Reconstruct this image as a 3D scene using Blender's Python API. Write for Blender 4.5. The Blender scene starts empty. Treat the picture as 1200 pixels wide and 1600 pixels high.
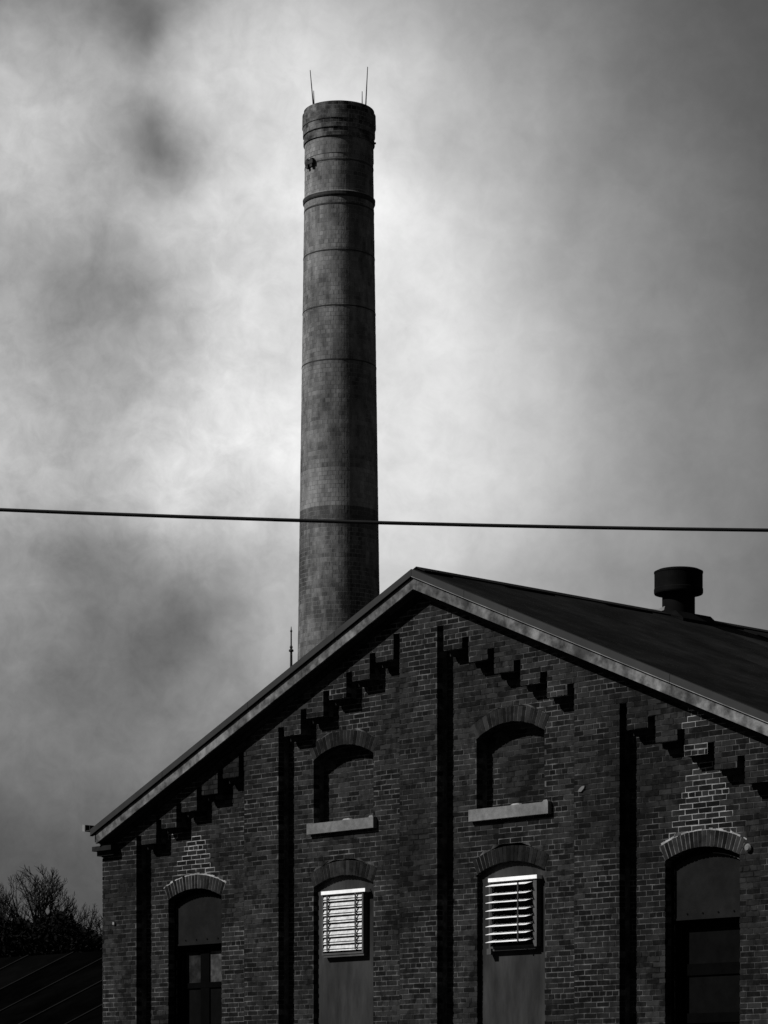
import bpy, math, random
from mathutils import Vector, Matrix
random.seed(7)
scene = bpy.context.scene
R = math.radians

# ------------------------------------------------------------------ camera
cam_d = bpy.data.cameras.new('camera')
cam = bpy.data.objects.new('camera', cam_d)
scene.collection.objects.link(cam)
cam.location = (0, 0, 1.6)
cam.rotation_euler = (R(90), 0, 0)          # level, verticals stay upright; rising front
cam_d.sensor_width = 36
cam_d.lens = 100.35
cam_d.shift_y = 0.5875
cam_d.clip_end = 6000
scene.camera = cam
FPX, CX, YH, ZC = 4460.0, 600.0, 1740.0, 1.6

# ------------------------------------------------------------------ sun + sky
SUN_EL = 39.0
SUN_AZ = (-0.961, -0.276)                    # horizontal direction towards the sun
ce = math.cos(R(SUN_EL))
sun_dir = Vector((SUN_AZ[0]*ce, SUN_AZ[1]*ce, math.sin(R(SUN_EL)))).normalized()
sd = bpy.data.lights.new('sun', 'SUN')
sd.energy = 5.0
sd.angle = R(0.5)
sd.color = (1.0, 0.995, 0.985)
so = bpy.data.objects.new('sun', sd)
scene.collection.objects.link(so)
so.rotation_euler = sun_dir.to_track_quat('Z', 'Y').to_euler()
so.location = (-30, -20, 60)

world = bpy.data.worlds.new('World')
scene.world = world
world.use_nodes = True
wn, wl = world.node_tree.nodes, world.node_tree.links
wn.clear()
w_out = wn.new('ShaderNodeOutputWorld')
w_bg = wn.new('ShaderNodeBackground')
w_bg.inputs['Strength'].default_value = 0.10
wl.new(w_bg.outputs[0], w_out.inputs[0])
w_sky = wn.new('ShaderNodeTexSky')
w_sky.sky_type = 'NISHITA'
w_sky.sun_disc = False
w_sky.sun_elevation = R(SUN_EL)
w_sky.sun_rotation = math.atan2(SUN_AZ[0], SUN_AZ[1])
w_sky.air_density = 1.0
w_sky.dust_density = 1.0
w_bw = wn.new('ShaderNodeRGBToBW')           # black-and-white photograph
wl.new(w_sky.outputs[0], w_bw.inputs[0])
w_tc = wn.new('ShaderNodeTexCoord')

def wmath(op, a, b=None, c=None, clamp=False):
    n = wn.new('ShaderNodeMath'); n.operation = op; n.use_clamp = clamp
    for i, v in enumerate((a, b, c)):
        if v is None: continue
        if isinstance(v, (int, float)): n.inputs[i].default_value = v
        else: wl.new(v, n.inputs[i])
    return n.outputs[0]
def wvec(op, a, b=None, scale=None):
    n = wn.new('ShaderNodeVectorMath'); n.operation = op
    for i, v in enumerate((a, b)):
        if v is None: continue
        if isinstance(v, tuple): n.inputs[i].default_value = v
        else: wl.new(v, n.inputs[i])
    if scale is not None: n.inputs['Scale'].default_value = scale
    return n
def wnoise(scale, detail, rough, vec, lac=2.0):
    n = wn.new('ShaderNodeTexNoise')
    n.inputs['Scale'].default_value = scale
    n.inputs['Detail'].default_value = detail
    n.inputs['Roughness'].default_value = rough
    n.inputs['Lacunarity'].default_value = lac
    wl.new(vec, n.inputs['Vector'])
    return n
d_dir = w_tc.outputs['Generated']
sep = wn.new('ShaderNodeSeparateXYZ'); wl.new(d_dir, sep.inputs[0])
az = wmath('ARCTAN2', sep.outputs[0], sep.outputs[1])
hor = wmath('SQRT', wmath('ADD', wmath('MULTIPLY', sep.outputs[0], sep.outputs[0]),
                          wmath('MULTIPLY', sep.outputs[1], sep.outputs[1])))
el = wmath('ARCTAN2', sep.outputs[2], hor)
# azimuth / elevation in degrees
azd = wmath('MULTIPLY', az, 57.29578)
eld = wmath('MULTIPLY', el, 57.29578)
comb = wn.new('ShaderNodeCombineXYZ')
wl.new(azd, comb.inputs[0]); wl.new(eld, comb.inputs[1])
def deg(px, py):
    a = math.atan2(px-CX, FPX)
    e = math.atan2(YH-py, math.hypot(FPX, px-CX))
    return math.degrees(a), math.degrees(e)
DPX = math.degrees(1/FPX)
# wispy distortion so that no cloud has a clean outline
nz1 = wnoise(17.0, 5, 0.55, d_dir)
warp = wvec('SCALE', wvec('SUBTRACT', nz1.outputs['Color'], (.5, .5, .5)).outputs[0], scale=2.6)
pos = wvec('ADD', comb.outputs[0], warp.outputs[0])
# cloud bodies: centre (photo px), half size, strength (+ bright cloud, - dark cloud)
CLOUDS = [
    ((262, 175), (34, 30), -.10), ((300, 212), (44, 18), -.06), ((228, 45), (22, 60), -.06),
    ((540, 500), (330, 330), 0.860),
    ((-20, 660), (120, 330), 0.359),
    ((420, 60), (330, 120), 0.409),
    ((740, 1100), (330, 330), 0.449),
    ((20, 180), (120, 120), 0.328),
    ((1140, 540), (200, 330), 0.078),
    ((300, 740), (200, 120), 0.291),
    ((60, 1180), (330, 120), 0.058),
    ((740, -100), (330, 330), 0.057),
    ((380, 300), (330, 60), 0.179),
    ((300, 980), (70, 60), -0.097),
    ((220, 20), (70, 60), -0.235),
    ((260, 220), (70, 60), -0.222),
    ((820, 900), (200, 60), -0.153),
    ((140, 460), (70, 60), -0.104),
    ((540, 540), (120, 120), -0.220),
    ((660, 60), (120, 60), -0.113),
    ((60, 860), (120, 60), -0.063),
    ((-100, -100), (120, 330), 0.079),
    ((540, 180), (120, 60), 0.132),
    ((420, 340), (70, 120), -0.122),
    ((1180, 740), (70, 120), 0.036),
]
acc = None
for (c, s, a) in CLOUDS:
    cd = deg(*c)
    v = wvec('SUBTRACT', pos.outputs[0], (cd[0], cd[1], 0))
    v = wvec('MULTIPLY', v.outputs[0], (1/(s[0]*DPX), 1/(s[1]*DPX), 0))
    dd = wvec('DOT_PRODUCT', v.outputs[0], v.outputs[0]).outputs['Value']
    g = wmath('MULTIPLY', wmath('EXPONENT', wmath('MULTIPLY', dd, -0.9)), a)
    acc = g if acc is None else wmath('ADD', acc, g)
# the overcast goes on over the whole sky at the level of the cloud in view
nz2 = wnoise(3.2, 6, 0.55, d_dir)
base = wmath('MULTIPLY_ADD', wmath('SUBTRACT', nz2.outputs['Fac'], .5), .08, .07)
nz3 = wnoise(26.0, 8, 0.62, d_dir)
nz3.inputs['Distortion'].default_value = .35
nz4 = wnoise(95.0, 7, 0.66, d_dir); nz4.inputs['Distortion'].default_value = .4
tex = wmath('ADD', wmath('MULTIPLY', wmath('SUBTRACT', nz3.outputs['Fac'], .5), .75), wmath('MULTIPLY', wmath('SUBTRACT', nz4.outputs['Fac'], .5), .62))
# the deck is broken on the left of the view and smoother towards the right
tv = wvec('SUBTRACT', comb.outputs[0], (deg(100, 760)[0], deg(100, 760)[1], 0))
tv = wvec('MULTIPLY', tv.outputs[0], (1/(430*DPX), 1/(900*DPX), 0))
tamp = wmath('MULTIPLY_ADD', wmath('EXPONENT', wmath('MULTIPLY', wvec('DOT_PRODUCT', tv.outputs[0], tv.outputs[0]).outputs['Value'], -1.0)), .65, .45)
fine = wmath('MULTIPLY_ADD', tex, tamp, 1.0)
rad = wmath('MULTIPLY', wmath('ADD', base, acc), fine)
rad = wmath('MAXIMUM', rad, .03)
SKY_NORM = 1.0                               # set so that the sky colour times strength meets the cloud level
fin = wmath('MULTIPLY', wmath('MULTIPLY', rad, SKY_NORM*10), 1.0)
# the clear-sky model tints the cloud deck: brighter towards the sun, darker away from it
skyn = wmath('MULTIPLY_ADD', w_bw.outputs[0], .08, .74)
fin = wmath('MULTIPLY', fin, wmath('MINIMUM', skyn, 1.5))
wl.new(fin, w_bg.inputs['Color'])

# ------------------------------------------------------------------ colour management
scene.render.engine = 'CYCLES'
vs = scene.view_settings
vs.view_transform = 'Standard'; vs.look = 'None'; vs.exposure = 0.0; vs.gamma = 1.0
vs.use_curve_mapping = False
scene.cycles.max_bounces = 5

# ------------------------------------------------------------------ helpers
COL = scene.collection
class MB:
    def __init__(s): s.v = []; s.f = []; s.t = []
    def box(s, x0, x1, y0, y1, z0, z1, tone=.5):
        s.hexa([(x0,y0,z0),(x1,y0,z0),(x1,y0,z1),(x0,y0,z1),(x0,y1,z0),(x1,y1,z0),(x1,y1,z1),(x0,y1,z1)], tone)
        return s
    def hexa(s, p, tone=.5):
        b = len(s.v); s.v += p
        for q in ((0,1,2,3),(5,4,7,6),(4,0,3,7),(1,5,6,2),(3,2,6,7),(4,5,1,0)):
            s.f.append(tuple(b+i for i in q)); s.t.append(tone)
        return s
    def prism(s, poly, y0, y1, tone=.5):     # polygon in (x,z), counter-clockwise seen from -y
        n = len(poly); b = len(s.v)
        s.v += [(x,y0,z) for x,z in poly] + [(x,y1,z) for x,z in poly]
        s.f.append(tuple(range(b, b+n))); s.t.append(tone)
        s.f.append(tuple(range(b+2*n-1, b+n-1, -1))); s.t.append(tone)
        for i in range(n):
            j = (i+1) % n
            s.f.append((b+j, b+i, b+n+i, b+n+j)); s.t.append(tone)
        return s
    def lathe(s, prof, n=64, cx=0, cy=0, tone=.5, cap_top=False, cap_bot=False):
        b = len(s.v); m = len(prof)
        for r, z in prof:
            for k in range(n):
                a = 2*math.pi*k/n
                s.v.append((cx+r*math.cos(a), cy+r*math.sin(a), z))
        for i in range(m-1):
            for k in range(n):
                k2 = (k+1) % n
                s.f.append((b+i*n+k, b+i*n+k2, b+(i+1)*n+k2, b+(i+1)*n+k)); s.t.append(tone)
        if cap_top: s.f.append(tuple(b+(m-1)*n+k for k in range(n))); s.t.append(tone)
        if cap_bot: s.f.append(tuple(b+k for k in reversed(range(n)))); s.t.append(tone)
        return s
    def tube(s, pts, rads, n=5, tone=.5):
        b0 = None
        up = Vector((.31, .17, .93))
        for i, p in enumerate(pts):
            p = Vector(p)
            t = (Vector(pts[min(i+1, len(pts)-1)]) - Vector(pts[max(i-1, 0)])).normalized()
            a = t.cross(up)
            if a.length < 1e-3: a = t.cross(Vector((1,0,0)))
            a.normalize(); c = t.cross(a)
            b = len(s.v)
            for k in range(n):
                an = 2*math.pi*k/n
                s.v.append(tuple(p + (a*math.cos(an)+c*math.sin(an))*rads[i]))
            if i:
                for k in range(n):
                    k2 = (k+1) % n
                    s.f.append((b0+k, b0+k2, b+k2, b+k)); s.t.append(tone)
            else:
                s.f.append(tuple(b+k for k in reversed(range(n)))); s.t.append(tone)
            b0 = b
        s.f.append(tuple(b0+k for k in range(n))); s.t.append(tone)
        return s
    def mesh(s, name, mat=None, smooth=False):
        me = bpy.data.meshes.new(name)
        me.from_pydata(s.v, [], s.f)
        at = me.attributes.new('tone', 'FLOAT', 'FACE')
        at.data.foreach_set('value', s.t)
        if mat: me.materials.append(mat)
        if smooth: me.polygons.foreach_set('use_smooth', [True]*len(me.polygons))
        me.update()
        return me
    def build(s, name, mat=None, parent=None, smooth=False, **props):
        o = bpy.data.objects.new(name, s.mesh(name, mat, smooth))
        COL.objects.link(o)
        if parent: o.parent = parent
        for k, v in props.items(): o[k] = v
        return o
def empty(name, loc, rz=0, label=None, category=None, group=None):
    o = bpy.data.objects.new(name, None); COL.objects.link(o)
    o.location = loc; o.rotation_euler = (0, 0, rz)
    o.empty_display_size = .2
    if label: o['label'] = label
    if category: o['category'] = category
    if group: o['group'] = group
    return o

def material(name, lo, hi, scale=6.0, rough=.85, tone=None, tone_amt=0.0, stain=(0, .35), stretch=(1,1,1),
             bump=0.0, bump_scale=60.0, spec=.2, metal=0.0, streak=0.0):
    """grey procedural material; tone: None | 'attr' | 'object' gives each piece its own shade"""
    m = bpy.data.materials.new(name); m.use_nodes = True
    nt = m.node_tree; N, L = nt.nodes, nt.links
    bs = N['Principled BSDF']
    geo = N.new('ShaderNodeNewGeometry')
    mp = N.new('ShaderNodeMapping'); mp.inputs['Scale'].default_value = stretch
    L.new(geo.outputs['Position'], mp.inputs['Vector'])
    def noise(sc, det, ro=.6):
        n = N.new('ShaderNodeTexNoise'); n.inputs['Scale'].default_value = sc
        n.inputs['Detail'].default_value = det; n.inputs['Roughness'].default_value = ro
        L.new(mp.outputs[0], n.inputs['Vector']); return n.outputs['Fac']
    def mth(op, a, b, c=None):
        n = N.new('ShaderNodeMath'); n.operation = op
        for i, v in enumerate((a, b, c)):
            if v is None: continue
            if isinstance(v, (int, float)): n.inputs[i].default_value = v
            else: L.new(v, n.inputs[i])
        return n.outputs[0]
    fac = mth('MULTIPLY_ADD', mth('SUBTRACT', noise(scale, 6), .5), 2.0, .5)
    if tone == 'attr':
        a = N.new('ShaderNodeAttribute'); a.attribute_name = 'tone'
        fac = mth('MULTIPLY_ADD', mth('SUBTRACT', a.outputs['Fac'], .5), tone_amt, fac)
    elif tone == 'object':
        a = N.new('ShaderNodeObjectInfo')
        fac = mth('MULTIPLY_ADD', mth('SUBTRACT', a.outputs['Random'], .5), tone_amt, fac)
    mx = N.new('ShaderNodeMapRange'); mx.clamp = True
    mx.inputs['To Min'].default_value = lo; mx.inputs['To Max'].default_value = hi
    L.new(fac, mx.inputs['Value'])
    val = mx.outputs[0]
    if stain[0]:
        st = N.new('ShaderNodeMapRange'); st.clamp = True
        st.inputs['From Min'].default_value = .38; st.inputs['From Max'].default_value = .62
        st.inputs['To Min'].default_value = 1-stain[0]; st.inputs['To Max'].default_value = 1+stain[0]
        L.new(noise(stain[1], 5, .65), st.inputs['Value'])
        val = mth('MULTIPLY', val, st.outputs[0])
    cc = N.new('ShaderNodeCombineColor')
    for i in range(3): L.new(val, cc.inputs[i])
    L.new(cc.outputs[0], bs.inputs['Base Color'])
    bs.inputs['Roughness'].default_value = rough
    bs.inputs['Specular IOR Level'].default_value = spec
    bs.inputs['Metallic'].default_value = metal
    if bump:
        bn = N.new('ShaderNodeBump'); bn.inputs['Strength'].default_value = bump
        bn.inputs['Distance'].default_value = .01
        L.new(noise(bump_scale, 4), bn.inputs['Height']); L.new(bn.outputs[0], bs.inputs['Normal'])
    return m

M_BRICK = material('sooty_brick', .0015, .017, 9, .9, 'attr', 1.1, (.5, .7), bump=.5, bump_scale=45, spec=.1)
M_BRICK_ONE = material('sooty_brick_piece', .0015, .017, 9, .9, 'object', 1.1, (.5, .7), bump=.5, bump_scale=45, spec=.1)
M_MORTAR = material('old_mortar', .005, .072, 9, .95, stain=(.85, 1.1), bump=.4, bump_scale=80, spec=.05)
M_REPOINT = material('pale_new_mortar', .08, .34, 7, .95, stain=(.25, 1.5), bump=.4, bump_scale=80, spec=.05)
M_STONE = material('weathered_stone', .085, .155, 14, .9, stain=(.15, 2.0), bump=.4, bump_scale=70, spec=.1)
M_FASCIA = material('peeling_fascia_paint', .012, .15, 6, .85, stain=(.5, 1.5), bump=.3, bump_scale=50, spec=.15)
M_EDGE = material('dark_edge_metal', .008, .014, 4, .6, stain=(.2, 1.2), spec=.25)
M_SOFFIT = material('dark_soffit_wood', .012, .03, 6, .9, spec=.05)
M_ROOF = material('tar_roofing', .002, .009, 3, .9, 'object', .9, stain=(.55, 1.1), bump=.3, bump_scale=30, spec=.06)
M_BOARD = material('painted_board', .012, .034, 5, .85, stain=(.35, 1.6), stretch=(1, 1, .25), bump=.2, bump_scale=40, spec=.08)
M_BOARD_D = material('dark_painted_board', .003, .0065, 8, .85, stain=(.35, 2.3), bump=.3, bump_scale=70, spec=.1)
M_FRAME = material('grey_vent_frame', .035, .06, 8, .7, stain=(.15, 2), spec=.2)
M_SLAT = material('white_louver_enamel', .70, .88, 14, .5, stain=(.08, 5), spec=.4)
M_SLAT_OLD = material('chalky_louver_enamel', .30, .58, 25, .7, stain=(.15, 9), spec=.2)
M_STRAP_SHADOW = material('dark_strap_and_shadow', .02, .04, 20, .7)
M_BLACK = material('dark_interior', .003, .006, 5, .95, spec=0)
M_WFRAME = material('dark_window_frame', .0008, .0018, 8, .9, spec=.02)
M_WEDGE = material('painted_frame_highlight', .05, .11, 10, .8, stain=(.3, 4), spec=.1)  # pale tone stands for light on the frame edge
M_GLASS = material('grimy_glass', .0008, .003, 6, .8, spec=.03)
M_GLASS_M = material('mottled_glass', .002, .026, 6, .8, stain=(.6, 2.5), spec=.03)
M_GLASS_P = material('pale_glass', .02, .065, 7, .8, stain=(.4, 3.5), spec=.12)
M_CH = material('chimney_block', .05, .18, 5, .92, 'attr', .9, (.42, .8), stretch=(1, 1, .35), bump=.5, bump_scale=25, spec=.08)
M_CHM = material('chimney_mortar', .08, .20, 3, .95, stain=(.5, .5), stretch=(1, 1, .35), spec=.05)
M_CHM_LOW = material('pale_chimney_mortar', .10, .24, 3, .95, stain=(.5, .5), spec=.05)
M_ARCHM = material('arch_mortar', .02, .13, 9, .95, stain=(.5, 2.5), bump=.4, bump_scale=80, spec=.05)
M_CHCAP = material('soot_black_block', .012, .13, 5, .92, 'attr', 1.0, (.6, 1.4), bump=.5, bump_scale=25, spec=.08)
M_IRON = material('rusty_iron', .012, .03, 8, .8, stain=(.3, 3), spec=.2)
M_LEAD = material('pale_flashing', .10, .22, 5, .6, stain=(.3, 3), spec=.3)
M_VENT = material('black_vent_metal', .0012, .004, 4, .85, stain=(.4, 2), spec=.06)
M_WIRE = material('cable_rubber', .008, .014, 10, .7)
M_BARK = material('bark', .006, .014, 20, .95, spec=.05)
M_LEAF = material('evergreen_leaf', .002, .006, 3, .9, 'attr', 1.0, spec=.05)
M_GROUND = material('trampled_grass', .03, .06, .7, .95, stain=(.4, .08), spec=.05)
M_ASPH = material('asphalt', .035, .06, 1.5, .9, stain=(.2, .2), spec=.1)
M_SHED = material('shed_tar_sheet', .0006, .002, 2, 1.0, 'object', .8, stain=(.3, .7), spec=.0)
M_SEAM = material('shed_seam', .0005, .0018, 6, .8, stain=(.7, 1.2), spec=.1)

# brick texture for walls that only show from the side
def side_brick():
    m = bpy.data.materials.new('side_wall_brick'); m.use_nodes = True
    N, L = m.node_tree.nodes, m.node_tree.links
    tc = N.new('ShaderNodeTexCoord'); sp = N.new('ShaderNodeSeparateXYZ'); cb = N.new('ShaderNodeCombineXYZ')
    L.new(tc.outputs['Object'], sp.inputs[0])
    ad = N.new('ShaderNodeMath'); ad.operation = 'ADD'
    L.new(sp.outputs[0], ad.inputs[0]); L.new(sp.outputs[1], ad.inputs[1])
    L.new(ad.outputs[0], cb.inputs[0]); L.new(sp.outputs[2], cb.inputs[1])
    b = N.new('ShaderNodeTexBrick')
    b.inputs['Scale'].default_value = 1; b.inputs['Brick Width'].default_value = .2115
    b.inputs['Row Height'].default_value = .0675; b.inputs['Mortar Size'].default_value = .006
    b.inputs['Color1'].default_value = (.014, .014, .014, 1); b.inputs['Color2'].default_value = (.034, .034, .034, 1)
    b.inputs['Mortar'].default_value = (.05, .05, .05, 1)
    L.new(cb.outputs[0], b.inputs['Vector'])
    L.new(b.outputs['Color'], N['Principled BSDF'].inputs['Base Color'])
    N['Principled BSDF'].inputs['Roughness'].default_value = .9
    return m
M_SIDE = side_brick()

# ------------------------------------------------------------------ ground
g = MB()
g.v = [(-3000,-300,0),(3000,-300,0),(3000,5000,0),(-3000,5000,0)]; g.f = [(0,1,2,3)]; g.t = [.5]
g.build('ground', M_GROUND, None, kind='structure')
g = MB()
g.v = [(-60,-6,.004),(60,-6,.004),(60,30,.004),(-60,30,.004)]; g.f = [(0,1,2,3)]; g.t = [.5]
g.build('yard_pavement', M_ASPH, None, kind='structure')

# ------------------------------------------------------------------ mill building
RZ = R(-46.911)
BX, BY = 0.5302, 37.4935
mill = empty('mill_building', (BX, BY, 0), RZ,
             'soot-dark brick gabled mill building with stepped brick corbels and arched windows', 'building')
CO = .0675                                   # course height
ZOFF = 7.974 - 118*CO                        # course grid passes through the slot tops
MODX = .2115
JT = .015                                    # joint
PITCH = .4205
AXIS = -.137
XL, XR = -6.92, 6.65
D = .2                                       # depth of the recessed panels
def rake(x, z0): return z0 - PITCH*abs(x)
SLOTW, SP = .115, .466
# panel: x0, x1, slot tops (k = 0..5)
def zg(k): return ZOFF + k*CO
PANELS = []
for x0, ktop0, step in ((-6.105, 84, 3), (-2.922, 103, 3), (.240, 118, -3), (3.448, 98, -3)):
    slots = [(x0+k*SP, x0+k*SP+SLOTW, ktop0+k*step) for k in range(6)]
    PANELS.append(dict(x0=x0, x1=x0+5*SP+SLOTW, slots=slots, up=step > 0))
def tooth_bottoms(P):
    out = []
    for k in range(5):
        a, b = P['slots'][k], P['slots'][k+1]
        kb = (a[2] if P['up'] else b[2]) - 2
        out.append((a[1], b[0], kb))
    return out
WINW = 1.21
def arch(c, spring, rise, w=WINW):
    r = (w*w/4 + rise*rise)/(2*rise)
    return dict(c=c, w=w, spring=spring, crown=spring+rise, r=r, zc=spring+rise-r, ring=.205)
WINS = {
    'blind_a': arch(-1.808, 6.47, .165), 'blind_b': arch(1.376, 6.465, .165),
    'low_a': arch(-1.808, 4.72, .135), 'low_b': arch(1.386, 4.70, .140),
    'side_a': arch(-5.0, 4.72, .135), 'side_b': arch(4.598, 4.67, .135, 1.17),
}
for k, w in WINS.items():
    w['bottom'] = 5.59 if k.startswith('blind_a') else 5.545 if k == 'blind_b' else 1.30
def hole(w, z, outer):
    """half extent of a window's opening (or of its arch ring) at height z"""
    if z < w['bottom']: return None
    if z <= w['spring']:
        return w['w']/2
    rr = w['r'] + (w['ring'] if outer else 0)
    dz = z - w['zc']
    if dz >= rr - (.03 if outer else 0): return None
    h = math.sqrt(rr*rr - dz*dz)
    if outer:
        ah = math.asin(w['w']/2/w['r'])       # skewback line
        h = min(h, w['w']/2 + (z-w['spring'])*math.tan(ah))
    else: h = min(h, w['w']/2)
    return h

core = MB(); bricks = []                     # brick: (quad of x at bottom / top, y, z0, z1, depth)
def fill_row(k, ints, y, depth, plane):
    """lay bricks of course k into intervals ((xl_bot,xl_top),(xr_bot,xr_top))"""
    z0, z1 = zg(k)+JT/2, zg(k+1)-JT/2
    header = (k % 7 == 3)
    mod = MODX/2 if header else MODX
    off = (MODX/2 if k % 2 else 0) + (MODX/4 if header else 0) + random.uniform(-.012, .012)
    for (l0, l1), (r0, r1) in ints:
        lo, hi = min(l0, l1), max(r0, r1)
        n0 = math.floor((lo-off)/mod) - 1
        x = off + n0*mod
        while x < hi:
            a, b = x+JT/2, x+mod-JT/2
            a0, a1, b0, b1 = max(a, l0), max(a, l1), min(b, r0), min(b, r1)
            if b0-a0 > .025 and b1-a1 > .0 or b1-a1 > .025 and b0-a0 > .0:
                full = (a0 == a1 == a and b0 == b1 == b and not header)
                bricks.append(dict(x=(a0, b0, a1, b1), y=y+random.uniform(-.0012, .0012), z=(z0, z1), d=depth, full=full, plane=plane))
            x += mod
def subtract(lo, hi, holes):
    """holes: list of ((l0,l1),(r0,r1)); returns remaining intervals in the same form"""
    out = []; cur = (lo, lo)
    for h in sorted(holes, key=lambda q: q[0][0]):
        out.append((cur, h[0])); cur = h[1]
    out.append((cur, (hi, hi)))
    return [q for q in out if q[1][0]-q[0][0] > .03 or q[1][1]-q[0][1] > .03]

K0 = 1
KTOP = int((8.45-ZOFF)/CO)
WALL_RAKE = 8.43                             # top line of the brickwork at the apex
for k in range(K0, KTOP+1):
    za, zb, zm = zg(k), zg(k+1), zg(k)+CO/2
    # outer plane (pilasters and gable field)
    def rk(z, s):
        t = (WALL_RAKE - z)/PITCH
        return max(-t, XL) if s < 0 else min(t, XR)
    if rk(za, 1) > .1:
        holes = []
        for P in PANELS:
            segs = []
            for (s0, s1, kt) in P['slots']:
                if k < kt: segs.append((s0, s1))
            for (t0, t1, kb) in tooth_bottoms(P):
                if k < kb: segs.append((t0, t1))
            segs.sort()
            mer = []
            for s_ in segs:
                if mer and s_[0]-mer[-1][1] < .002: mer[-1][1] = s_[1]
                else: mer.append(list(s_))
            holes += [((a, a), (b, b)) for a, b in mer]
        lo = (rk(za, -1), rk(zb, -1) if zb < WALL_RAKE else 0)
        hi = (rk(za, 1), rk(zb, 1) if zb < WALL_RAKE else 0)
        rem = subtract(lo[0], hi[0], holes)
        rem = [((max(l[0], lo[0]), max(l[1], lo[1])), (min(r[0], hi[0]), min(r[1], hi[1]))) for l, r in rem]
        fill_row(k, rem, 0.0, .10, 'outer')
        for l, r in rem:
            a, b = l[0]+.007, r[0]-.007
            if b-a > .02:
                core.hexa([(a,.0040,za),(b,.0040,za),(max(r[1]-.007, l[1]+.008),.0040,zb),(l[1]+.007,.0040,zb),
                           (a,.195,za),(b,.195,za),(max(r[1]-.007, l[1]+.008),.195,zb),(l[1]+.007,.195,zb)])
    # recessed panels
    for P in PANELS:
      segs = [(s0, s1) for (s0, s1, kt) in P['slots'] if k < kt+1]
      segs += [(t0, t1) for (t0, t1, kb) in tooth_bottoms(P) if k < kb+1]
      segs.sort()
      mer = []
      for s_ in segs:
          if mer and s_[0]-mer[-1][1] < .002: mer[-1][1] = s_[1]
          else: mer.append(list(s_))
      for a, b in mer:
        a, b = a-.05, b+.05
        holes = []
        for w in WINS.values():
            if not (a < w['c'] < b): continue
            h0, h1 = hole(w, za, True), hole(w, zb, True)
            if h0 is None and h1 is None: continue
            if h0 is None: h0 = h1
            if h1 is None: h1 = h0*.45
            holes.append(((w['c']-h0, w['c']-h1), (w['c']+h0, w['c']+h1)))
        rem = subtract(a, b, holes)
        fill_row(k, rem, D, .11, 'panel')
        for l, r in rem:
            core.hexa([(l[0]+(.007 if l[0] > a else 0),D+.0040,za),(r[0]-(.007 if r[0] < b else 0),D+.0040,za),(r[1]-(.007 if r[1] < b else 0),D+.0040,zb),(l[1]+(.007 if l[1] > a else 0),D+.0040,zb),
                       (l[0]+(.007 if l[0] > a else 0),D+.36,za),(r[0]-(.007 if r[0] < b else 0),D+.36,za),(r[1]-(.007 if r[1] < b else 0),D+.36,zb),(l[1]+(.007 if l[1] > a else 0),D+.36,zb)])
    # infill of the two bricked-up windows
    for nm in ('blind_a', 'blind_b'):
        w = WINS[nm]
        if w['bottom']-.07 < zm < w['crown']+.02:
            a, b = w['c']-w['w']/2-.03, w['c']+w['w']/2+.03
            fill_row(k, [((a, a), (b, b))], D+.2, .06, 'infill')
for nm in ('blind_a', 'blind_b'):
    w = WINS[nm]
    core.box(w['c']-.7, w['c']+.7, D+.2035, D+.3, w['bottom']-.1, w['crown']+.1)

wall = core.build('wall', M_MORTAR, mill)
wall['label'] = 'sooty brick gable wall with recessed panels'

# which bricks are pale-pointed: the wedges above the arches
def patch_val(x, z):
    best = 0
    for w, top, halfw, skew, amt in ((WINS['side_b'], 6.05, .62, .10, 1.0), (WINS['side_a'], 5.62, .55, .02, .95),
                          (WINS['low_b'], 5.36, .45, .05, .5), (WINS['low_a'], 5.36, .42, .0, .4)):
        zb = w['crown']+.10
        if z < zb or z > top: continue
        t = (z-zb)/(top-zb)
        cxx = w['c']+skew*t
        hw = halfw*(1-.72*t)
        q = 1-abs(x-cxx)/hw
        if q > 0: best = max(best, amt*min(1, .45+q*1.6))
    # small loose patches
    for px, pz, hw, hh in ((4.72, 6.33, .17, .14), (-5.42, 5.66, .12, .06)):
        if abs(x-px) < hw and abs(z-pz) < hh: best = 1.0
    return best
rep = MB(); rep_dim = MB()
def proj(x, y, z):
    wx = BX + x*math.cos(RZ) - y*math.sin(RZ)
    wy = BY + x*math.sin(RZ) + y*math.cos(RZ)
    return CX+FPX*wx/wy, YH-(z-ZC)/wy*FPX
for b in bricks:
    xm = (b['x'][0]+b['x'][1])/2; zm = sum(b['z'])/2
    b['px'] = proj(xm, b['y'], zm)
    pv = patch_val(xm, zm) if b['plane'] in ('panel', 'outer') else 0
    b['patch'] = pv
    if pv and random.random() < .15+.85*pv:
        e = JT*.55
        y = (D if b['plane'] == 'panel' else 0)+.0034
        x0, x1, x2, x3 = b['x']; z0, z1 = b['z']
        tg = rep if pv > .7 else rep_dim
        i = len(tg.v)
        tg.v += [(x0-e,y,z0-e),(x1+e,y,z0-e),(x3+e,y,z1+e),(x2-e,y,z1+e)]
        tg.f.append((i,i+1,i+2,i+3)); tg.t.append(random.random())
rep_dim.build('repointed_joint', M_ARCHM, wall, kind='stuff')
rep.build('repointed_joint', M_REPOINT, wall, kind='stuff', label='pale fresh mortar joints above the arches')

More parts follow.
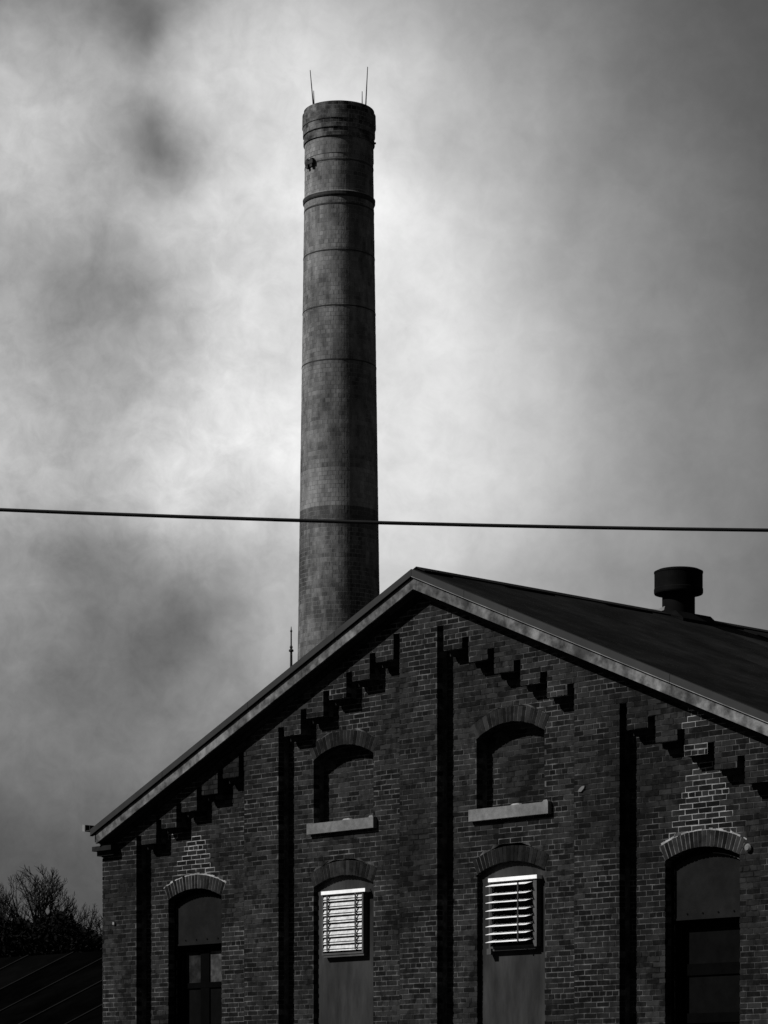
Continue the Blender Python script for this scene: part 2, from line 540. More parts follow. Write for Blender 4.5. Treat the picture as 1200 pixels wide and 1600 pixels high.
# 300 bricks as single pieces: the patches first, then the nearest in view
cand = [b for b in bricks if b['full'] and 4 < b['px'][0] < 1196 and b['px'][1] < 1596 and b['plane'] != 'infill']
cand.sort(key=lambda b: (-(b['patch'] > .8), -b['px'][0]))
single = cand[:300]
sid = set(id(b) for b in single)
bl, bh = (MODX-JT)/2, (CO-JT)/2
BRICK_MESH = []
for i in range(8):
    q = MB()
    j = lambda s=.0009: random.uniform(-s, s)
    e = lambda: random.uniform(-.004, .004)
    q.hexa([(-bl+e(),j(),-bh+e()),(bl+e(),j(),-bh+e()),(bl+e(),j(),bh+e()),(-bl+e(),j(),bh+e()),(-bl,.1,-bh),(bl,.1,-bh),(bl,.1,bh),(-bl,.1,bh)])
    BRICK_MESH.append(q.mesh('brick', M_BRICK_ONE))
for b in single:
    o = bpy.data.objects.new('brick', random.choice(BRICK_MESH)); COL.objects.link(o)
    o.parent = wall
    o.location = ((b['x'][0]+b['x'][1])/2, b['y'], sum(b['z'])/2)
bw = MB()
for b in bricks:
    if id(b) in sid: continue
    x0, x1, x2, x3 = b['x']; z0, z1 = b['z']; y = b['y']
    j = lambda s=.0009: random.uniform(-s, s)
    e = lambda: random.uniform(-.004, .004)
    bw.hexa([(x0+e(),y+j(),z0+e()),(x1+e(),y+j(),z0+e()),(x3+e(),y+j(),z1+e()),(x2+e(),y+j(),z1+e()),
             (x0,y+b['d'],z0),(x1,y+b['d'],z0),(x3,y+b['d'],z1),(x2,y+b['d'],z1)], random.random())
bw.build('brickwork', M_BRICK, wall, kind='stuff')

# corbel teeth: the lower, shallower tier of each tooth
for P in PANELS:
    for (t0, t1, kb) in tooth_bottoms(P):
        n = 2
        wd = (t1-t0-.03)/n
        for i in range(n):
            a = t0+.015+i*wd
            q = MB().box(a+.004, a+wd-.004, D-.095, D+.05, zg(kb-1)+.004, zg(kb)-.004, random.random())
            q.build('corbel_brick', M_BRICK_ONE, wall)

# arches
for nm, w in WINS.items():
    a_half = math.asin(min(1, (w['w']/2)/w['r']))
    ringm = MB()
    n = 20
    ri, ro = w['r']+.004, w['r']+w['ring']-.006
    for i in range(n):
        a0, a1 = -a_half*1.02+2*a_half*1.02*i/n, -a_half*1.02+2*a_half*1.02*(i+1)/n
        P_ = lambda r, a: (w['c']+r*math.sin(a), w['zc']+r*math.cos(a))
        ringm.prism([P_(ri, a0), P_(ri, a1), P_(ro, a1), P_(ro, a0)], D+.0015, D+.36)
    pale = nm in ('side_a', 'side_b')
    ar = ringm.build('arch', M_ARCHM if pale else M_MORTAR, mill)
    if pale: ar['label'] = 'brick arch with pale fresh mortar joints'
    arc_len = 2*a_half*w['r']
    nv = int(round(arc_len/.062))
    for i in range(nv):
        a0 = -a_half+2*a_half*i/nv; a1 = -a_half+2*a_half*(i+1)/nv
        gi = (.0075 if pale else .005)/w['r']; go = (.0085 if pale else .006)/(w['r']+w['ring'])
        r0, r1 = w['r']+random.uniform(-.003, .003), w['r']+w['ring']-.008+random.uniform(-.004, .004)
        y = D-.0025+random.gauss(0, .0008)
        q = MB().prism([P_(r0, a0+gi), P_(r0, a1-gi), P_(r1, a1-go), P_(r1, a0+go)], y, D+.13, random.random())
        q.build('arch_brick', M_BRICK_ONE, ar)
    if pale:                                  # pale fillet of mortar riding on the arch back
        fl = MB()
        for i in range(26):
            if random.random() < .12: continue
            a0 = -a_half*1.03+2*a_half*1.03*i/26; a1 = a0+2*a_half*1.03/26
            r0 = w['r']+w['ring']-.008; r1 = r0+random.uniform(.008, .03)
            fl.prism([P_(r0, a0), P_(r0, a1), P_(r1, a1), P_(r1, a0)], D-.001, D+.05)
        fl.build('mortar_fillet', M_REPOINT, ar)

# sills of the bricked-up windows
for nm, x0, x1, z0, z1 in (('blind_a', -2.48, -1.129, 5.45, 5.60), ('blind_b', .69, 2.113, 5.392, 5.55)):
    s = MB(); nseg = 7
    for i in range(nseg):                    # slightly uneven stone face
        a, b = x0+(x1-x0)*i/nseg, x0+(x1-x0)*(i+1)/nseg
        s.hexa([(a,D-.07,z0),(b,D-.07,z0),(b,D-.07,z1-.006),(a,D-.07,z1-.006),(a,D+.18,z0),(b,D+.18,z0),(b,D+.18,z1+.008),(a,D+.18,z1+.008)])
    so_ = s.build('window_sill', M_STONE, mill)
    for (mx, mw, mh) in ((x1-.06, .05, .022), ((x0+x1)/2+.12, .09, .016)):
        mbb = MB().prism([(mx-mw,z1-.008),(mx+mw,z1-.008),(mx+mw*.6,z1+mh),(mx-mw*.5,z1+mh*.8)], D-.06, D+.0)
        mbb.build('mortar_crumb', M_REPOINT, so_)

def arch_poly(w, inset, bottom, n=14, half=None):
    h = (half or w['w']/2)-inset; r = w['r']-inset
    am = math.asin(min(1, h/r))
    pts = [(w['c']-h, bottom), (w['c']+h, bottom)]
    for i in range(n+1):
        a = am-2*am*i/n
        pts.append((w['c']+r*math.sin(a), w['zc']+r*math.cos(a)))
    return pts
# boarded lower windows with louvers
BO = .27
for nm in ('low_a', 'low_b'):
    w = WINS[nm]
    bd = MB().prism(arch_poly(w, -.02, w['bottom']), BO, BO+.03).build('window_board', M_BOARD, mill)
    # trim strip at the right jamb
    tr = MB().box(w['c']+w['w']/2-.03, w['c']+w['w']/2+.0, BO-.012, BO-.001, w['bottom'], w['spring']-.05)
    tr.build('edge_strip', M_BOARD, bd)
    MB().box(w['c']-w['w']/2-.06, w['c']+w['w']/2+.06, D-.06, D+.15, w['bottom']-.13, w['bottom']-.004).build('window_sill', M_STONE, mill)
    MB().box(w['c']-w['w']/2-.05, w['c']+w['w']/2+.05, BO+.03, BO+.10, w['bottom'], w['crown']).build('window_backing', M_BLACK, mill)

def louver(x0, x1, z0, z1, opened, label):
    """a framed louver; parts: frame pieces, slats, straps, a painted jamb shadow"""
    yf = BO-.085                              # front of the frame
    fr = MB()
    t = .028
    xo = x1+t+(.035 if opened else 0)
    for yy in (yf, BO-.001):
        fr.v += [(x0-t,yy,z0-t),(xo,yy,z0-t),(xo,yy,z1),(x0-t,yy,z1),(x0,yy,z0),(x1,yy,z0),(x1,yy,z1-.01),(x0,yy,z1-.01)]
    for i in range(4):
        j = (i+1) % 4
        fr.f += [(i,j,4+j,4+i),(8+j,8+i,12+i,12+j),(j,i,8+i,8+j),(4+i,4+j,12+j,12+i)]
    fr.t = [.5]*16
    f_o = fr.build('louver_vent', M_FRAME, mill, label=label)
    MB().box(x0+.001, x1+.03, yf+.01, BO-.002, z0-t-.03, z0-t-.002).build('bottom_rail', M_FRAME, f_o)
    MB().box(x0-.02, x1+.085, yf-.02, BO-.002, z1+.002, z1+.05).build('head_rail', M_SLAT, f_o)
    MB().box(x0+.001, x1-.001, BO-.012, BO-.003, z0, z1).build('duct_shade_sheet', M_BLACK, f_o)  # black sheet standing for the shade inside the vent
    n = 8
    pitch = (z1-z0-.02)/n
    for i in range(n):
        zt = z1-.012-i*pitch
        q = MB()
        if opened:
            dep, drop = .18, .047+random.uniform(-.004, .004)
            ys = yf-.10
            z_ = zt - .016
            if i == 0: z_ += .018
            xa, xb = x0+.012, x1-.02
            q.hexa([(xa,ys,z_-drop-.004),(xb,ys,z_-drop-.004),(xb,ys,z_-drop),(xa,ys,z_-drop),
                    (xa,ys+dep,z_-.004),(xb,ys+dep,z_-.004),(xb,ys+dep,z_),(xa,ys+dep,z_)])
            q.build('slat', M_SLAT, f_o)
        else:
            xa, xb = x0+.004, x1-.004
            y0 = yf+.012
            zb_ = zt-pitch
            # shallow S-section blade: steep upper half, lip at the foot
            z2 = zt-pitch*.52; yo = .012+random.uniform(-.002, .002)
            q.hexa([(xa,y0-yo,z2),(xb,y0-yo,z2),(xb,y0+.012,zt),(xa,y0+.012,zt),(xa,y0-yo+.004,z2),(xb,y0-yo+.004,z2),(xb,y0+.016,zt),(xa,y0+.016,zt)])
            q.hexa([(xa,y0-.018,zb_+.016),(xb,y0-.018,zb_+.016),(xb,y0+.001,z2-.012),(xa,y0+.001,z2-.012),(xa,y0-.014,zb_+.016),(xb,y0-.014,zb_+.016),(xb,y0+.005,z2-.012),(xa,y0+.005,z2-.012)])
            q.build('slat', M_SLAT_OLD, f_o)
    for fx in ((.03, .78) if opened else (.13, .86)):  # opened: the left bar is the jamb's shadow, made as a dark strip
        xs = x0+(x1-x0)*fx
        wv = .009 if opened else .013
        ys = (yf-.106 if fx > .5 else yf-.004) if opened else yf-.014
        q = MB()
        if opened:
            q.box(xs-wv, xs+wv, ys-.004, ys+.008, z0+.03, z1-.04)
        else:
            for i in range(7):
                q.box(xs-wv-.004*(i % 2), xs+wv+.004*(i % 2), ys-.006, ys, z0+.03+i*.11, z0+.03+i*.11+.108)
        q.build('strap_and_jamb_shadow', M_STRAP_SHADOW, f_o)
    return f_o
louver(-2.20, -1.415, 3.80, 4.60, False, 'louver vent with closed pale slats')
lv = louver(1.035, 1.80, 3.755, 4.585, True, 'louver vent with open glaring white slats')
MB().box(.985, 1.06, BO-.10, BO-.001, 3.655, 3.73).build('frame_knob', M_FRAME, lv)

# side windows: upper board over dark glazed sash
for nm, zb, lab in (('side_a', 4.05, None), ('side_b', 3.945, None)):
    w = WINS[nm]; yb = .335
    fr = MB()
    hw = w['w']/2
    c = w['c']
    # frame: jambs + curved head
    fr.box(c-hw+.002, c-hw+.06, yb-.02, yb+.08, w['bottom'], w['spring']-.01)
    fr.box(c+hw-.05, c+hw-.002, yb-.02, yb+.08, w['bottom'], w['spring']-.01)
    am = math.asin((hw-.004)/w['r'])
    for i in range(14):
        a0, a1 = -am+2*am*i/14, -am+2*am*(i+1)/14
        P_ = lambda r, a: (c+r*math.sin(a), w['zc']+r*math.cos(a))
        fr.prism([P_(w['r']-.07, a0), P_(w['r']-.07, a1), P_(w['r']-.003, a1), P_(w['r']-.003, a0)], yb-.02, yb+.08)
    f_o = fr.build('window_frame', M_WFRAME, mill)
    # pale bead painted as the lit frame edge on the right jamb and under the head
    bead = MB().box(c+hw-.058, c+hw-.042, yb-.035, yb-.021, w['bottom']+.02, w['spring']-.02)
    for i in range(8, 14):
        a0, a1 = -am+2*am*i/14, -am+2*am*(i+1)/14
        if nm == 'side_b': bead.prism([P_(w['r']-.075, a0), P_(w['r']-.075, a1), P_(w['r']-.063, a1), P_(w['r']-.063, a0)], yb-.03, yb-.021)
    bead.build('lit_frame_edge', M_WEDGE, f_o)
    b_o = MB().prism(arch_poly(w, .06, zb), yb+.0, yb+.025).build('window_board', M_BOARD_D, mill)
    MB().box(c-hw+.07, c+hw-.07, yb-.012, yb-.002, zb+.002, zb+.025).build('edge_strip', M_BOARD_D, b_o)
    for i in range(4):
        xx = c-hw+.25+i*.24
        MB().lathe([(.012, 0), (.012, .008)], 10, cap_top=True).build('bolt', M_BLACK, b_o)
        o = COL.objects[-1] if False else None
    sash = MB()
    ys = yb+.14
    sash.box(c-hw+.06, c+hw-.06, ys-.02, ys+.03, zb-.09, zb-.0)       # meeting rail, in the board's shade
    if nm == 'side_a': rows = [(zb-.09, zb-.54), (zb-.62, zb-1.15), (zb-1.23, zb-1.8), (zb-1.88, w['bottom']+.05)]
    else: rows = [(zb-.09, 3.42), (3.28, 2.82), (2.70, 2.15), (2.03, w['bottom']+.05)]
    for (t_, b_) in rows:
        nxt = [q[0] for q in rows if q[0] < b_]
        sash.box(c-hw+.06, c+hw-.06, ys-.02, ys+.03, nxt[0] if nxt else b_-.05, b_)
    for sx in (c-hw+.05, c+hw-.08): sash.box(sx, sx+.03, ys-.019, ys+.029, w['bottom']+.01, zb-.01)
    MU = (-.08,) if nm == 'side_a' else ()
    MW = .10
    for fx in MU:
        sash.box(c+fx-MW, c+fx+MW, ys-.015, ys+.025, w['bottom']+.05, zb-.09)
    s_o = sash.build('sash', M_WFRAME, mill)
    cols = [(c-hw+.06, c+MU[0]-MW), (c+MU[0]+MW, c+hw-.06)] if MU else [(c-hw+.06, c+hw-.06)]
    for ri_, (t_, b_) in enumerate(rows):
        for ci, (l_, r_) in enumerate(cols):
            pale = nm == 'side_a' and ri_ == 0
            MB().box(l_+.001, r_-.001, ys+.004, ys+.009, b_+.001, t_-.001).build('pane', (M_GLASS_P if ci else M_GLASS_M) if pale else M_GLASS, s_o)  # top row of side_a gets paler, mottled panes
    MB().box(c-hw+.01, c+hw-.01, yb+.20, yb+.23, w['bottom'], w['crown']).build('window_backing', M_BLACK, mill)
    MB().box(c-hw-.06, c+hw+.06, D-.06, D+.13, w['bottom']-.13, w['bottom']-.004).build('window_sill', M_STONE, mill)
for o in [o for o in COL.objects if o.name.split('.')[0] == 'bolt']:
    par = o.parent
    nm = [k for k in ('side_a', 'side_b') if abs(par.data.vertices[0].co.x - WINS[k]['c']) < 1][0]
    w = WINS[nm]; idx = [q for q in par.children if q.name.split('.')[0] == 'bolt'].index(o)
    o.rotation_euler = (R(90), 0, 0)
    o.location = (w['c']-w['w']/2+.24+idx*.245, .334, (4.05 if nm == 'side_a' else 3.945)+.075)

# pale spot of mortar on the pilaster, small wall fixtures
MB().prism([(2.77+q[0],5.60+q[1]) for q in ((0,0),(.05,-.008),(.10,.035),(.11,.065),(.06,.06),(.015,.03))], -.018, .01).build('mortar_splash', M_STONE, mill)
MB().lathe([(.045,0),(.05,.03),(.03,.05)], 12, cap_top=True).build('wall_anchor', M_STONE, mill)
o = COL.objects['wall_anchor']; o.rotation_euler = (R(90),0,0); o.location = (5.33, D, 4.74)
MB().box(-6.64,-6.60,-.03,.01,4.40,4.44).build('wall_hook', M_LEAD, mill)

# side and rear walls
LEN = 24.0
MB().box(XL, XL+.3, .2, LEN, 0, 5.50).build('side_wall', M_SIDE, mill)
MB().box(XR-.3, XR, .2, LEN, 0, 5.56).build('side_wall', M_SIDE, mill)
MB().prism([(XL+.31,0),(XR-.31,0),(XR-.31,5.5),(0,8.3),(XL+.31,5.5)], LEN-.3, LEN).build('rear_wall', M_SIDE, mill)
# footing below first course and inner backing
MB().box(XL+.02, XR-.02, .015, .4, 0, zg(K0)).build('plinth', M_STONE, mill)
bk = MB().box(XL+.31, XR-.31, .60, .65, 0, 5.45)
bk.prism([(XL+.31,5.451),(XR-.31,5.451),(.0,8.3)], .60, .65)
bk.build('inner_wall', M_BLACK, mill)
# corbelled eave course on the left flank
ev = MB()
for i in range(4):
    ev.box(XL-.02-.025*(3-i)*0-.03*i*.6, XL+.02, .0, LEN, 5.42+i*.066, 5.42+i*.066+.064)
ev.build('eave_cornice', M_BRICK, mill)
# stepped return where the rake meets the eave
MB().box(XL-.06, XL+.40, -.15, .0, 5.50, 5.57).build('eave_return', M_BRICK, mill)
MB().box(XL-.03, XL+.37, -.08, .0, 5.43, 5.497).build('eave_return', M_BRICK, mill)

# rake trim
OV = .21
FT, FB, RT = 8.616, 8.465, 8.72
def rake_piece(xa, xb, zt, zb, y0, y1):
    """slanted bar between xa<xb on one side of the ridge"""
    return MB().prism([(xa, rake(xa, zb)), (xb, rake(xb, zb)), (xb, rake(xb, zt)), (xa, rake(xa, zt))], y0, y1)
EAVE_L, EAVE_R = -6.81, 6.55
def cuts(lst): return list(zip(lst[:-1], lst[1:]))
roof = None
dk = MB()
dk.prism([(EAVE_L-.08, rake(EAVE_L-.08, 8.53)), (0, 8.53), (0, RT-.006), (EAVE_L-.08, rake(EAVE_L-.08, RT-.006))], -OV+.045, LEN+.1)
dk.prism([(0.0005, 8.53), (EAVE_R+.08, rake(EAVE_R+.08, 8.53)), (EAVE_R+.08, rake(EAVE_R+.08, RT-.006)), (0.0005, RT-.006)], -OV+.045, LEN+.1)
roof = dk.build('roof', M_SOFFIT, mill)
for a, b in cuts([EAVE_L, -4.6, -2.2, 0]) + cuts([0, 2.3, 4.48, EAVE_R]):
    g_ = .0015
    rake_piece(a+g_, b-g_, FT, FB, -OV, -OV+.03).build('fascia_board', M_FASCIA, roof)
    rake_piece(a+g_, b-g_, FB+.03, FB+.005, -OV+.031, -.001).build('soffit_board', M_SOFFIT, roof)
    rake_piece(a+g_, b-g_, FB-.006, FB-.085, -.035, .009).build('frieze_board', M_BRICK_ONE, roof)
for a, b in cuts([EAVE_L-.10, -5.2, -3.3, -1.5, 0]) + cuts([0, .98, 1.77, 4.47, EAVE_R+.1]):
    rake_piece(a+.003, b-.003, RT+.004, FT+.014, -OV-.03, -OV+.04).build('edge_flashing', M_EDGE, roof)
    rake_piece(a+.003, b-.003, FT+.013, FT+.006, -OV-.034, -OV+.02).build('drip_edge', M_LEAD if a >= 0 else M_WFRAME, roof)  # lit line painted pale on the right slope, dark gap line on the left
# roofing sheets running down both slopes
ycuts = [-OV+.05, .35, 1.3]
while ycuts[-1] < LEN: ycuts.append(ycuts[-1]+1.0)
for i, (a, b) in enumerate(cuts(ycuts)):
    h = .010+.016*(i % 2)
    for s in (-1, 1):
        xe = abs(EAVE_L)+.1 if s < 0 else EAVE_R+.1
        if s < 0: poly = [(-xe, rake(xe, RT)), (-.002, RT), (-.002, RT+h), (-xe, rake(xe, RT+h))]
        else: poly = [(.002, RT), (xe, rake(xe, RT)), (xe, rake(xe, RT+h)), (.002, RT+h)]
        MB().prism(poly, a+.002, b-.002+.0).build('roof_sheet', M_ROOF, roof)
rc = MB()
rc.prism([(-.16, rake(.16, RT+.03)), (0, RT+.03), (.16, rake(.16, RT+.03)), (.16, rake(.16, RT+.045)), (0, RT+.048), (-.16, rake(.16, RT+.045))], -OV+.06, LEN)
rc.build('ridge_cap', M_ROOF, roof)
# gutter on the left eave
gt = MB()
gx0, gx1, gz0, gz1 = -7.08, -6.925, 5.80, 5.90
gt.box(gx0, gx0+.012, -OV-.02, LEN, gz0, gz1)
gt.box(gx0+.0125, gx1, -OV-.02, LEN, gz0, gz0+.012)
gt.box(gx1-.012, gx1-.001, -OV-.02, LEN, gz0+.0125, gz1-.02)
g_o = gt.build('gutter', M_EDGE, roof)
MB().prism([(gx0-.008, gz0+.002), (gx0+.055, gz0-.006), (gx0+.055, gz1-.01), (gx0-.008, gz1+.006)], -OV-.035, -OV-.021).build('gutter_end_cap', M_LEAD, g_o)

# roof vent on the ridge
VY = 5.06
VZ = 8.74
n = 72
v_o = MB().lathe([(.235, VZ-.14), (.235, 9.16)], n, 0, VY).build('roof_vent', M_VENT, mill, True, label='black mushroom roof vent')
MB().lathe([(.24, 9.03), (.345, 9.05), (.352, 9.07), (.352, 9.12), (.346, 9.13), (.346, 9.34), (.352, 9.35), (.352, 9.37), (.30, 9.395), (.0, 9.41)], n, 0, VY).build('vent_cap', M_VENT, v_o)
MB().prism([(-.40, rake(.40, VZ+.01)), (0, VZ+.015), (.40, rake(.40, VZ+.01)), (.40, rake(.40, VZ+.05)), (.26, VZ+.005), (-.26, VZ+.005), (-.40, rake(.40, VZ+.05))], VY-.36, VY+.40).build('base_flashing', M_VENT, v_o)
MB().prism([(-.24, VZ-.0), (.06, VZ+.03), (.08, VZ+.085), (-.05, VZ+.06), (-.22, VZ+.085)], VY-.385, VY-.37).build('flashing_patch', M_LEAD, v_o)

# ------------------------------------------------------------------ chimney
CD = 75.0
SC = CD/FPX
def zpx(y, d=CD): return ZC+(YH-y)*d/FPX
chx = (529.8-CX)*SC
chim = empty('brick_chimney', (chx, CD, 0), 0, 'tall tapering round brick chimney banded with iron behind the mill', 'chimney')
zT = zpx(156, CD-.95)
def crad(z):
    za, ra, zb, rb = zpx(1000), 128.5/2*SC, zpx(240), 106.5/2*SC
    return ra+(rb-ra)*(z-za)/(zb-za)
CH = .112
ncs = int((zT-8.0)/CH)
z_base = zT-ncs*CH
def courses_radius(i):
    """corbelled head: the top courses step outwards"""
    z = z_base+(i+.5)*CH
    r = crad(z)
    top = ncs-i                               # courses below the rim
    if top <= 1: r += .045
    elif top <= 4: r += .082
    elif top <= 6: r += .062
    elif top <= 7: r += .030
    elif top <= 8: r += .045
    elif top <= 12: r += .012
    return r
body, head, corem, corel = MB(), MB(), MB(), MB()
NB = 44
cz_bands = [zpx(v, CD-.95) for v in (247, 389, 476, 561)]
for i in range(ncs):
    z0, z1 = z_base+i*CH, z_base+(i+1)*CH
    ro = courses_radius(i)
    (corem if z0 > zpx(815) else corel).lathe([(ro-.0025, z0), (ro-.0025, z1)], 88, tone=.5)
    tgt = head if ncs-i <= 8 else body
    lighten = .32 if zpx(806) < z0 < zpx(748) else 0
    dark = -.55 if zpx(840) < z0 < zpx(806) else -.30 if z0 <= zpx(840) else 0
    off = (i % 2)*1
    rowt = random.gauss(0, .05)
    for b in range(NB):
        g_ = .0045/ro
        a0 = 2*math.pi*(2*b+off)/(2*NB); am_ = 2*math.pi*(2*b+1+off)/(2*NB); a1 = 2*math.pi*(2*b+2+off)/(2*NB)
        t_ = min(1, max(0, .5+random.gauss(0, .11)+rowt+lighten+dark))
        rr = ro+random.uniform(-.0012, .0022)
        za, zb = z0+.005, z1-.005
        vb = len(tgt.v)
        for a in (a0+g_, am_, a1-g_):
            ca, sa = math.cos(a), math.sin(a)
            tgt.v += [(rr*ca, rr*sa, za), (rr*ca, rr*sa, zb), ((ro-.06)*ca, (ro-.06)*sa, za), ((ro-.06)*ca, (ro-.06)*sa, zb)]
        F = [(0,4,5,1),(4,8,9,5),(1,5,7,3),(5,9,11,7),(2,6,4,0),(6,10,8,4),(0,1,3,2),(8,10,11,9)]
        for f in F: tgt.f.append(tuple(vb+q for q in f)); tgt.t.append(t_)
rin = .72
corem.lathe([(courses_radius(ncs-1)-.012, zT-.004), (rin, zT-.004), (rin, zT-6)], 60)
corel.lathe([(crad(0)+.12, 0), (crad(2)+.1, 2.5), (crad(3)+.02, 2.7), (crad(z_base), z_base)], 88)
shaft = corem.build('shaft', M_CHM, chim)
corel.build('lower_shaft', M_CHM_LOW, shaft)
body.build('radial_block', M_CH, shaft, kind='stuff')
head.build('head_block', M_CHCAP, shaft, kind='stuff', label='soot-black corbelled head courses')
for zb in cz_bands:
    r = crad(zb)
    MB().lathe([(r-.01, zb-.018), (r+.008, zb-.014), (r+.008, zb+.014), (r-.01, zb+.018)], 60).build('iron_band', M_IRON, chim)
zr = zpx(300, CD-.95)
r = crad(zr)
ring = MB().lathe([(r-.01, zr-.09), (r+.022, zr-.06), (r+.036, zr-.03), (r+.036, zr+.04), (r-.01, zr+.06)], 60)
ring.build('corbel_ring', M_IRON, chim)
MB().lathe([(r-.01, zr+.061), (r+.040, zr+.042), (r+.040, zr+.058), (r-.01, zr+.082)], 60).build('ring_weathering', M_LEAD, chim)
r2 = crad(zpx(316, CD-.95)); MB().lathe([(r2-.01, zpx(316, CD-.95)-.02), (r2+.007, zpx(316, CD-.95)-.02), (r2+.007, zpx(316, CD-.95)+.02), (r2-.01, zpx(316, CD-.95)+.02)], 60).build('iron_band', M_IRON, chim)
# clamp on the upper band
ca = R(180+38)
r = crad(cz_bands[0])
cl = MB().box(-.02, .09, -.16, .16, -.04, .05); cl.box(-.015, .08, -.13, -.06, -.13, .11); cl.box(-.015, .08, .03, .12, -.12, .10)
c_o = cl.build('band_clamp', M_IRON, chim)
c_o.location = (r*math.cos(ca), r*math.sin(ca), cz_bands[0]); c_o.rotation_euler = (0, 0, ca)
for s in (-1, 1):
    z_ = zpx(224); rr = crad(z_)
    MB().box(rr*s-.02, rr*s+.06*s+.02, -.02, .02, z_-.02, z_+.02).build('climbing_bolt', M_IRON, chim)
for xb, yb, xt, yt, rr in ((491, 160, 485, 115, .016), (571, 160, 574.5, 110, .016), (491.5, 160, 490.5, 147, .014), (566, 160, 566, 148, .014)):
    p0 = ((xb-CX)*SC-chx, -.25, zT-.1); p1 = ((xt-CX)*SC-chx, -.25, zpx(yt))
    MB().tube([p0, p1], [rr*1.2, rr*.6], 6).build('lightning_rod', M_IRON, chim)

# ------------------------------------------------------------------ slender pole behind the left roof edge
PD = 60.0
px_ = (455-CX)*PD/FPX
pole = MB()
zt = zpx(979, PD)
pole.lathe([(.075, 0), (.06, 5), (.026, zpx(1030, PD)), (.024, zpx(1019, PD)), (.05, zpx(1018, PD)), (.05, zpx(1015.5, PD)), (.022, zpx(1014, PD)),
            (.034, zpx(1011, PD)), (.016, zpx(1008, PD)), (.015, zpx(988, PD)), (.026, zpx(986, PD)), (.012, zpx(984, PD)), (.006, zt)], 12, cap_top=True)
po = pole.build('finial_pole', M_IRON, None, label='slender dark finial pole with small knobs rising beside the chimney foot', category='pole')
po.location = (px_, PD, 0)

# ------------------------------------------------------------------ overhead wire
WD = 20.0
pts, rads = [], []
for i in range(-40, 41):
    x = i*.7
    x_px = CX+x*FPX/WD
    t = x_px/1200
    zz = zpx(799+27*t, WD) - .02*(1-((t-.5)*2)**2)
    pts.append((x, WD+.02*x, zz)); rads.append(.0135)
wr = MB().tube(pts, rads, 8).build('overhead_wire', M_WIRE, None, True, label='single black overhead wire crossing in front of the chimney', category='wire')

# ------------------------------------------------------------------ low wing left of the mill
wing = empty('low_wing', (BX, BY, 0), RZ, 'low dark wing with sloping tar-sheet roof at the left of the mill', 'building')
RX0, RX1 = -26.0, XL-.02
RY, WZ = 3.4, 4.33
WP, WRUN = .45, 4.2
MB().box(RX0+.3, RX1, RY-WRUN+.3, RY+WRUN-.3, 0, WZ-WP*WRUN-.02).build('wall', M_SIDE, wing)
gw = MB()
gw.v = [(RX0+.3,RY-WRUN+.3,WZ-WP*WRUN-.02),(RX0+.3,RY+WRUN-.3,WZ-WP*WRUN-.02),(RX0+.3,RY,WZ-.14),(RX0+.5,RY-WRUN+.3,WZ-WP*WRUN-.02),(RX0+.5,RY+WRUN-.3,WZ-WP*WRUN-.02),(RX0+.5,RY,WZ-.14)]
gw.f = [(0,2,1),(3,4,5),(0,1,4,3),(1,2,5,4),(2,0,3,5)]; gw.t = [.5]*5
gw.build('gable_wall', M_SIDE, wing)
wroof = MB().hexa([(RX0,RY-WRUN,WZ-WP*WRUN-.1),(RX1,RY-WRUN,WZ-WP*WRUN-.1),(RX1,RY-WRUN,WZ-WP*WRUN),(RX0,RY-WRUN,WZ-WP*WRUN),(RX0,RY,WZ-.1),(RX1,RY,WZ-.1),(RX1,RY,WZ),(RX0,RY,WZ)])
wroof.hexa([(RX0,RY+.001,WZ-.1),(RX1,RY+.001,WZ-.1),(RX1,RY+.001,WZ),(RX0,RY+.001,WZ),(RX0,RY+WRUN,WZ-WP*WRUN-.1),(RX1,RY+WRUN,WZ-WP*WRUN-.1),(RX1,RY+WRUN,WZ-WP*WRUN),(RX0,RY+WRUN,WZ-WP*WRUN)])
wr_o = wroof.build('roof', M_SOFFIT, wing)
x = RX1; i = 0
while x-1.3 > RX0:
    h = .012
    for s in (-1, 1):
        y1 = RY+s*(WRUN+.04); z1 = WZ-WP*(WRUN+.04)
        a, b = x-1.3+.004, x-.004
        ya, yb, za, zb = (y1, RY-.002, z1, WZ) if s < 0 else (RY+.002, y1, WZ, z1)
        MB().hexa([(a,ya,za+.003),(b,ya,za+.003),(b,ya,za+h),(a,ya,za+h),(a,yb,zb+.003),(b,yb,zb+.003),(b,yb,zb+h),(a,yb,zb+h)]).build('roof_sheet', M_SHED, wr_o)
        if s < 0:
            MB().hexa([(b-.05,ya,za+h+.001),(b,ya,za+h+.001),(b,ya,za+h+.02),(b-.05,ya,za+h+.02),(b-.05,yb,zb+h+.001),(b,yb,zb+h+.001),(b,yb,zb+h+.02),(b-.05,yb,zb+h+.02)]).build('roof_seam', M_SEAM, wr_o)
    x -= 1.3; i += 1

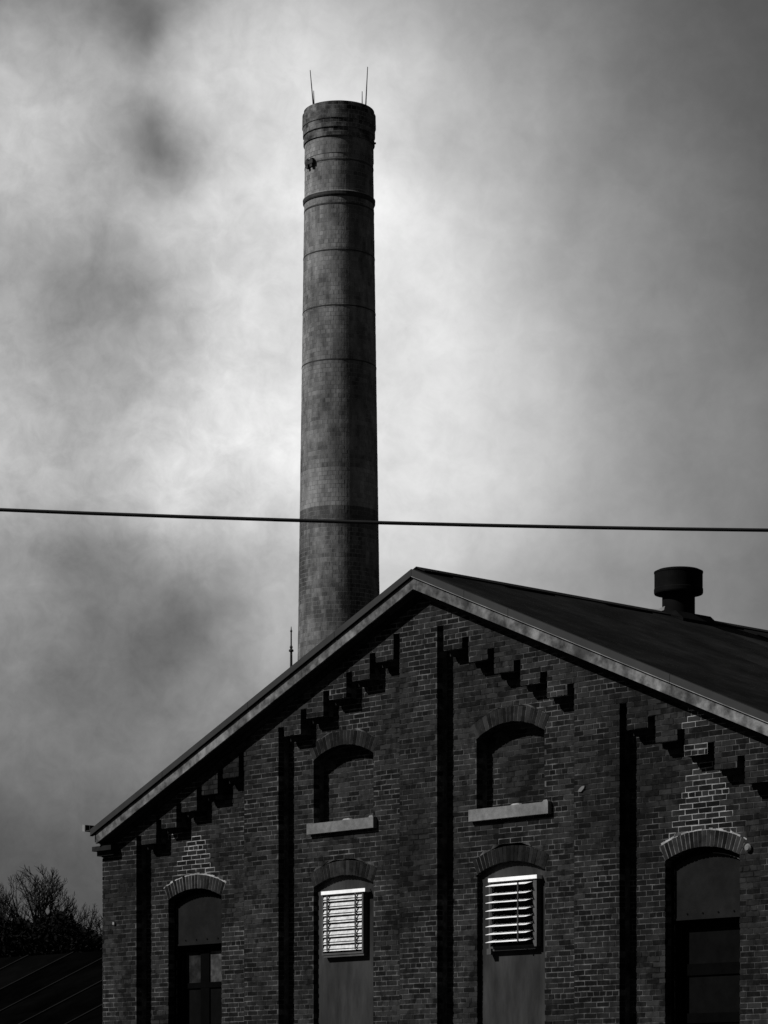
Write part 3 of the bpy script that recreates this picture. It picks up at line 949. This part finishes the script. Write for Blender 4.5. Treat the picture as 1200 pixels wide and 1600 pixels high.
# ------------------------------------------------------------------ bare trees and the thicket under them
def bare_tree(name, label, px, pytop, depth, spread, stems, seed, halfw):
    rnd = random.Random(seed)
    root = empty(name, ((px-CX)*depth/FPX, depth, 0), 0, label, 'tree', 'bare winter trees beyond the low wing')
    H = zpx(pytop, depth)
    trunk, crown = MB(), MB()
    fork = H*.70
    trunk.tube([(0,0,-.1),(.03,0,fork*.5),(0,.02,fork)], [H*.028, H*.022, H*.019], 8)
    def grow(p, d, L, r, lev):
        n = 3
        pts = [p]; q = Vector(p); dd = Vector(d)
        for i in range(n):
            dd = (dd + Vector((rnd.gauss(0,.10), rnd.gauss(0,.10), .05+rnd.gauss(0,.06)))).normalized()
            q = q + dd*L/n
            zm_ = fork+.5*(H-fork)
            e = (q.x/halfw)**2 + (q.y/halfw)**2 + (max(0, q.z-zm_)/(H-zm_))**2
            if e > rnd.uniform(.85, 1.12): break
            pts.append(tuple(q))
        if len(pts) < 2: return
        n = len(pts)-1
        rr = [r*(1-.5*i/n) for i in range(n+1)]
        crown.tube(pts, rr, 4 if lev > 1 else 5)
        if lev >= 5 or L < .08: return
        kids = 3 if lev < 3 else rnd.choice((3, 4))
        for c in range(kids):
            i = rnd.randint(1, n) if c else n
            ax = Vector((rnd.gauss(0,1), rnd.gauss(0,1), rnd.gauss(0,.6))).normalized()
            nd = (dd + ax*rnd.uniform(.35, .65)).normalized()
            nd.z = max(nd.z, .12); nd.normalize()
            grow(pts[i], nd, L*rnd.uniform(.58, .78), max(rr[i]*.64, .0045), lev+1)
    for s in range(stems):
        a = (s+.5)/stems*2-1
        d = Vector((a*spread, rnd.uniform(-.4, .4), 1)).normalized()
        grow((a*.06, rnd.uniform(-.05,.05), fork-.1-abs(a)*.3), d, (H-fork)*.44*rnd.uniform(.9, 1.1), H*.0115, 0)
    trunk.build('trunk', M_BARK, root)
    crown.build('crown', M_BARK, root)
    return root
bare_tree('bare_tree', 'wide fan-shaped bare tree, the tallest above the dark thicket', 58, 1350, 62.0, .95, 11, 3, .88)
bare_tree('bare_tree', 'small bare tree close against the left corner of the mill', 138, 1408, 60.0, .8, 8, 11, .50)
bare_tree('bare_tree', 'bare tree cut off by the left edge of the picture', -30, 1366, 64.0, .9, 9, 23, .8)

rnd = random.Random(5)
th = MB()
def leaf(p, s):
    a = Vector((rnd.gauss(0,1), rnd.gauss(0,1), rnd.gauss(0,1))).normalized()
    b = a.cross(Vector((rnd.gauss(0,1), rnd.gauss(0,1), rnd.gauss(0,1)))).normalized()
    p = Vector(p); i = len(th.v)
    th.v.extend((tuple(p-a*s), tuple(p+b*s*.5), tuple(p+a*s), tuple(p-b*s*.5)))
    th.f.append((i,i+1,i+2,i+3)); th.t.append(rnd.random())
def thick_top(px):
    t = 1440+6*math.sin(px*.045)+5*math.sin(px*.11+1)+3*math.sin(px*.31)
    return t + max(0, px-95)*.45
for _ in range(90000):
    px = rnd.uniform(-330, 215)
    dpt = rnd.uniform(55.5, 59.5)
    H = zpx(thick_top(px+rnd.gauss(0, 6)), dpt)
    z = H-1.9*rnd.random()**1.5 if rnd.random() < .8 else rnd.uniform(.1, H-1.5)
    leaf(((px-CX)*dpt/FPX, dpt, z+rnd.gauss(0, .04)), rnd.uniform(.03, .065))
th.build('thicket', M_LEAF, None, kind='stuff', label='dense dark thicket below the bare trees', category='bushes')
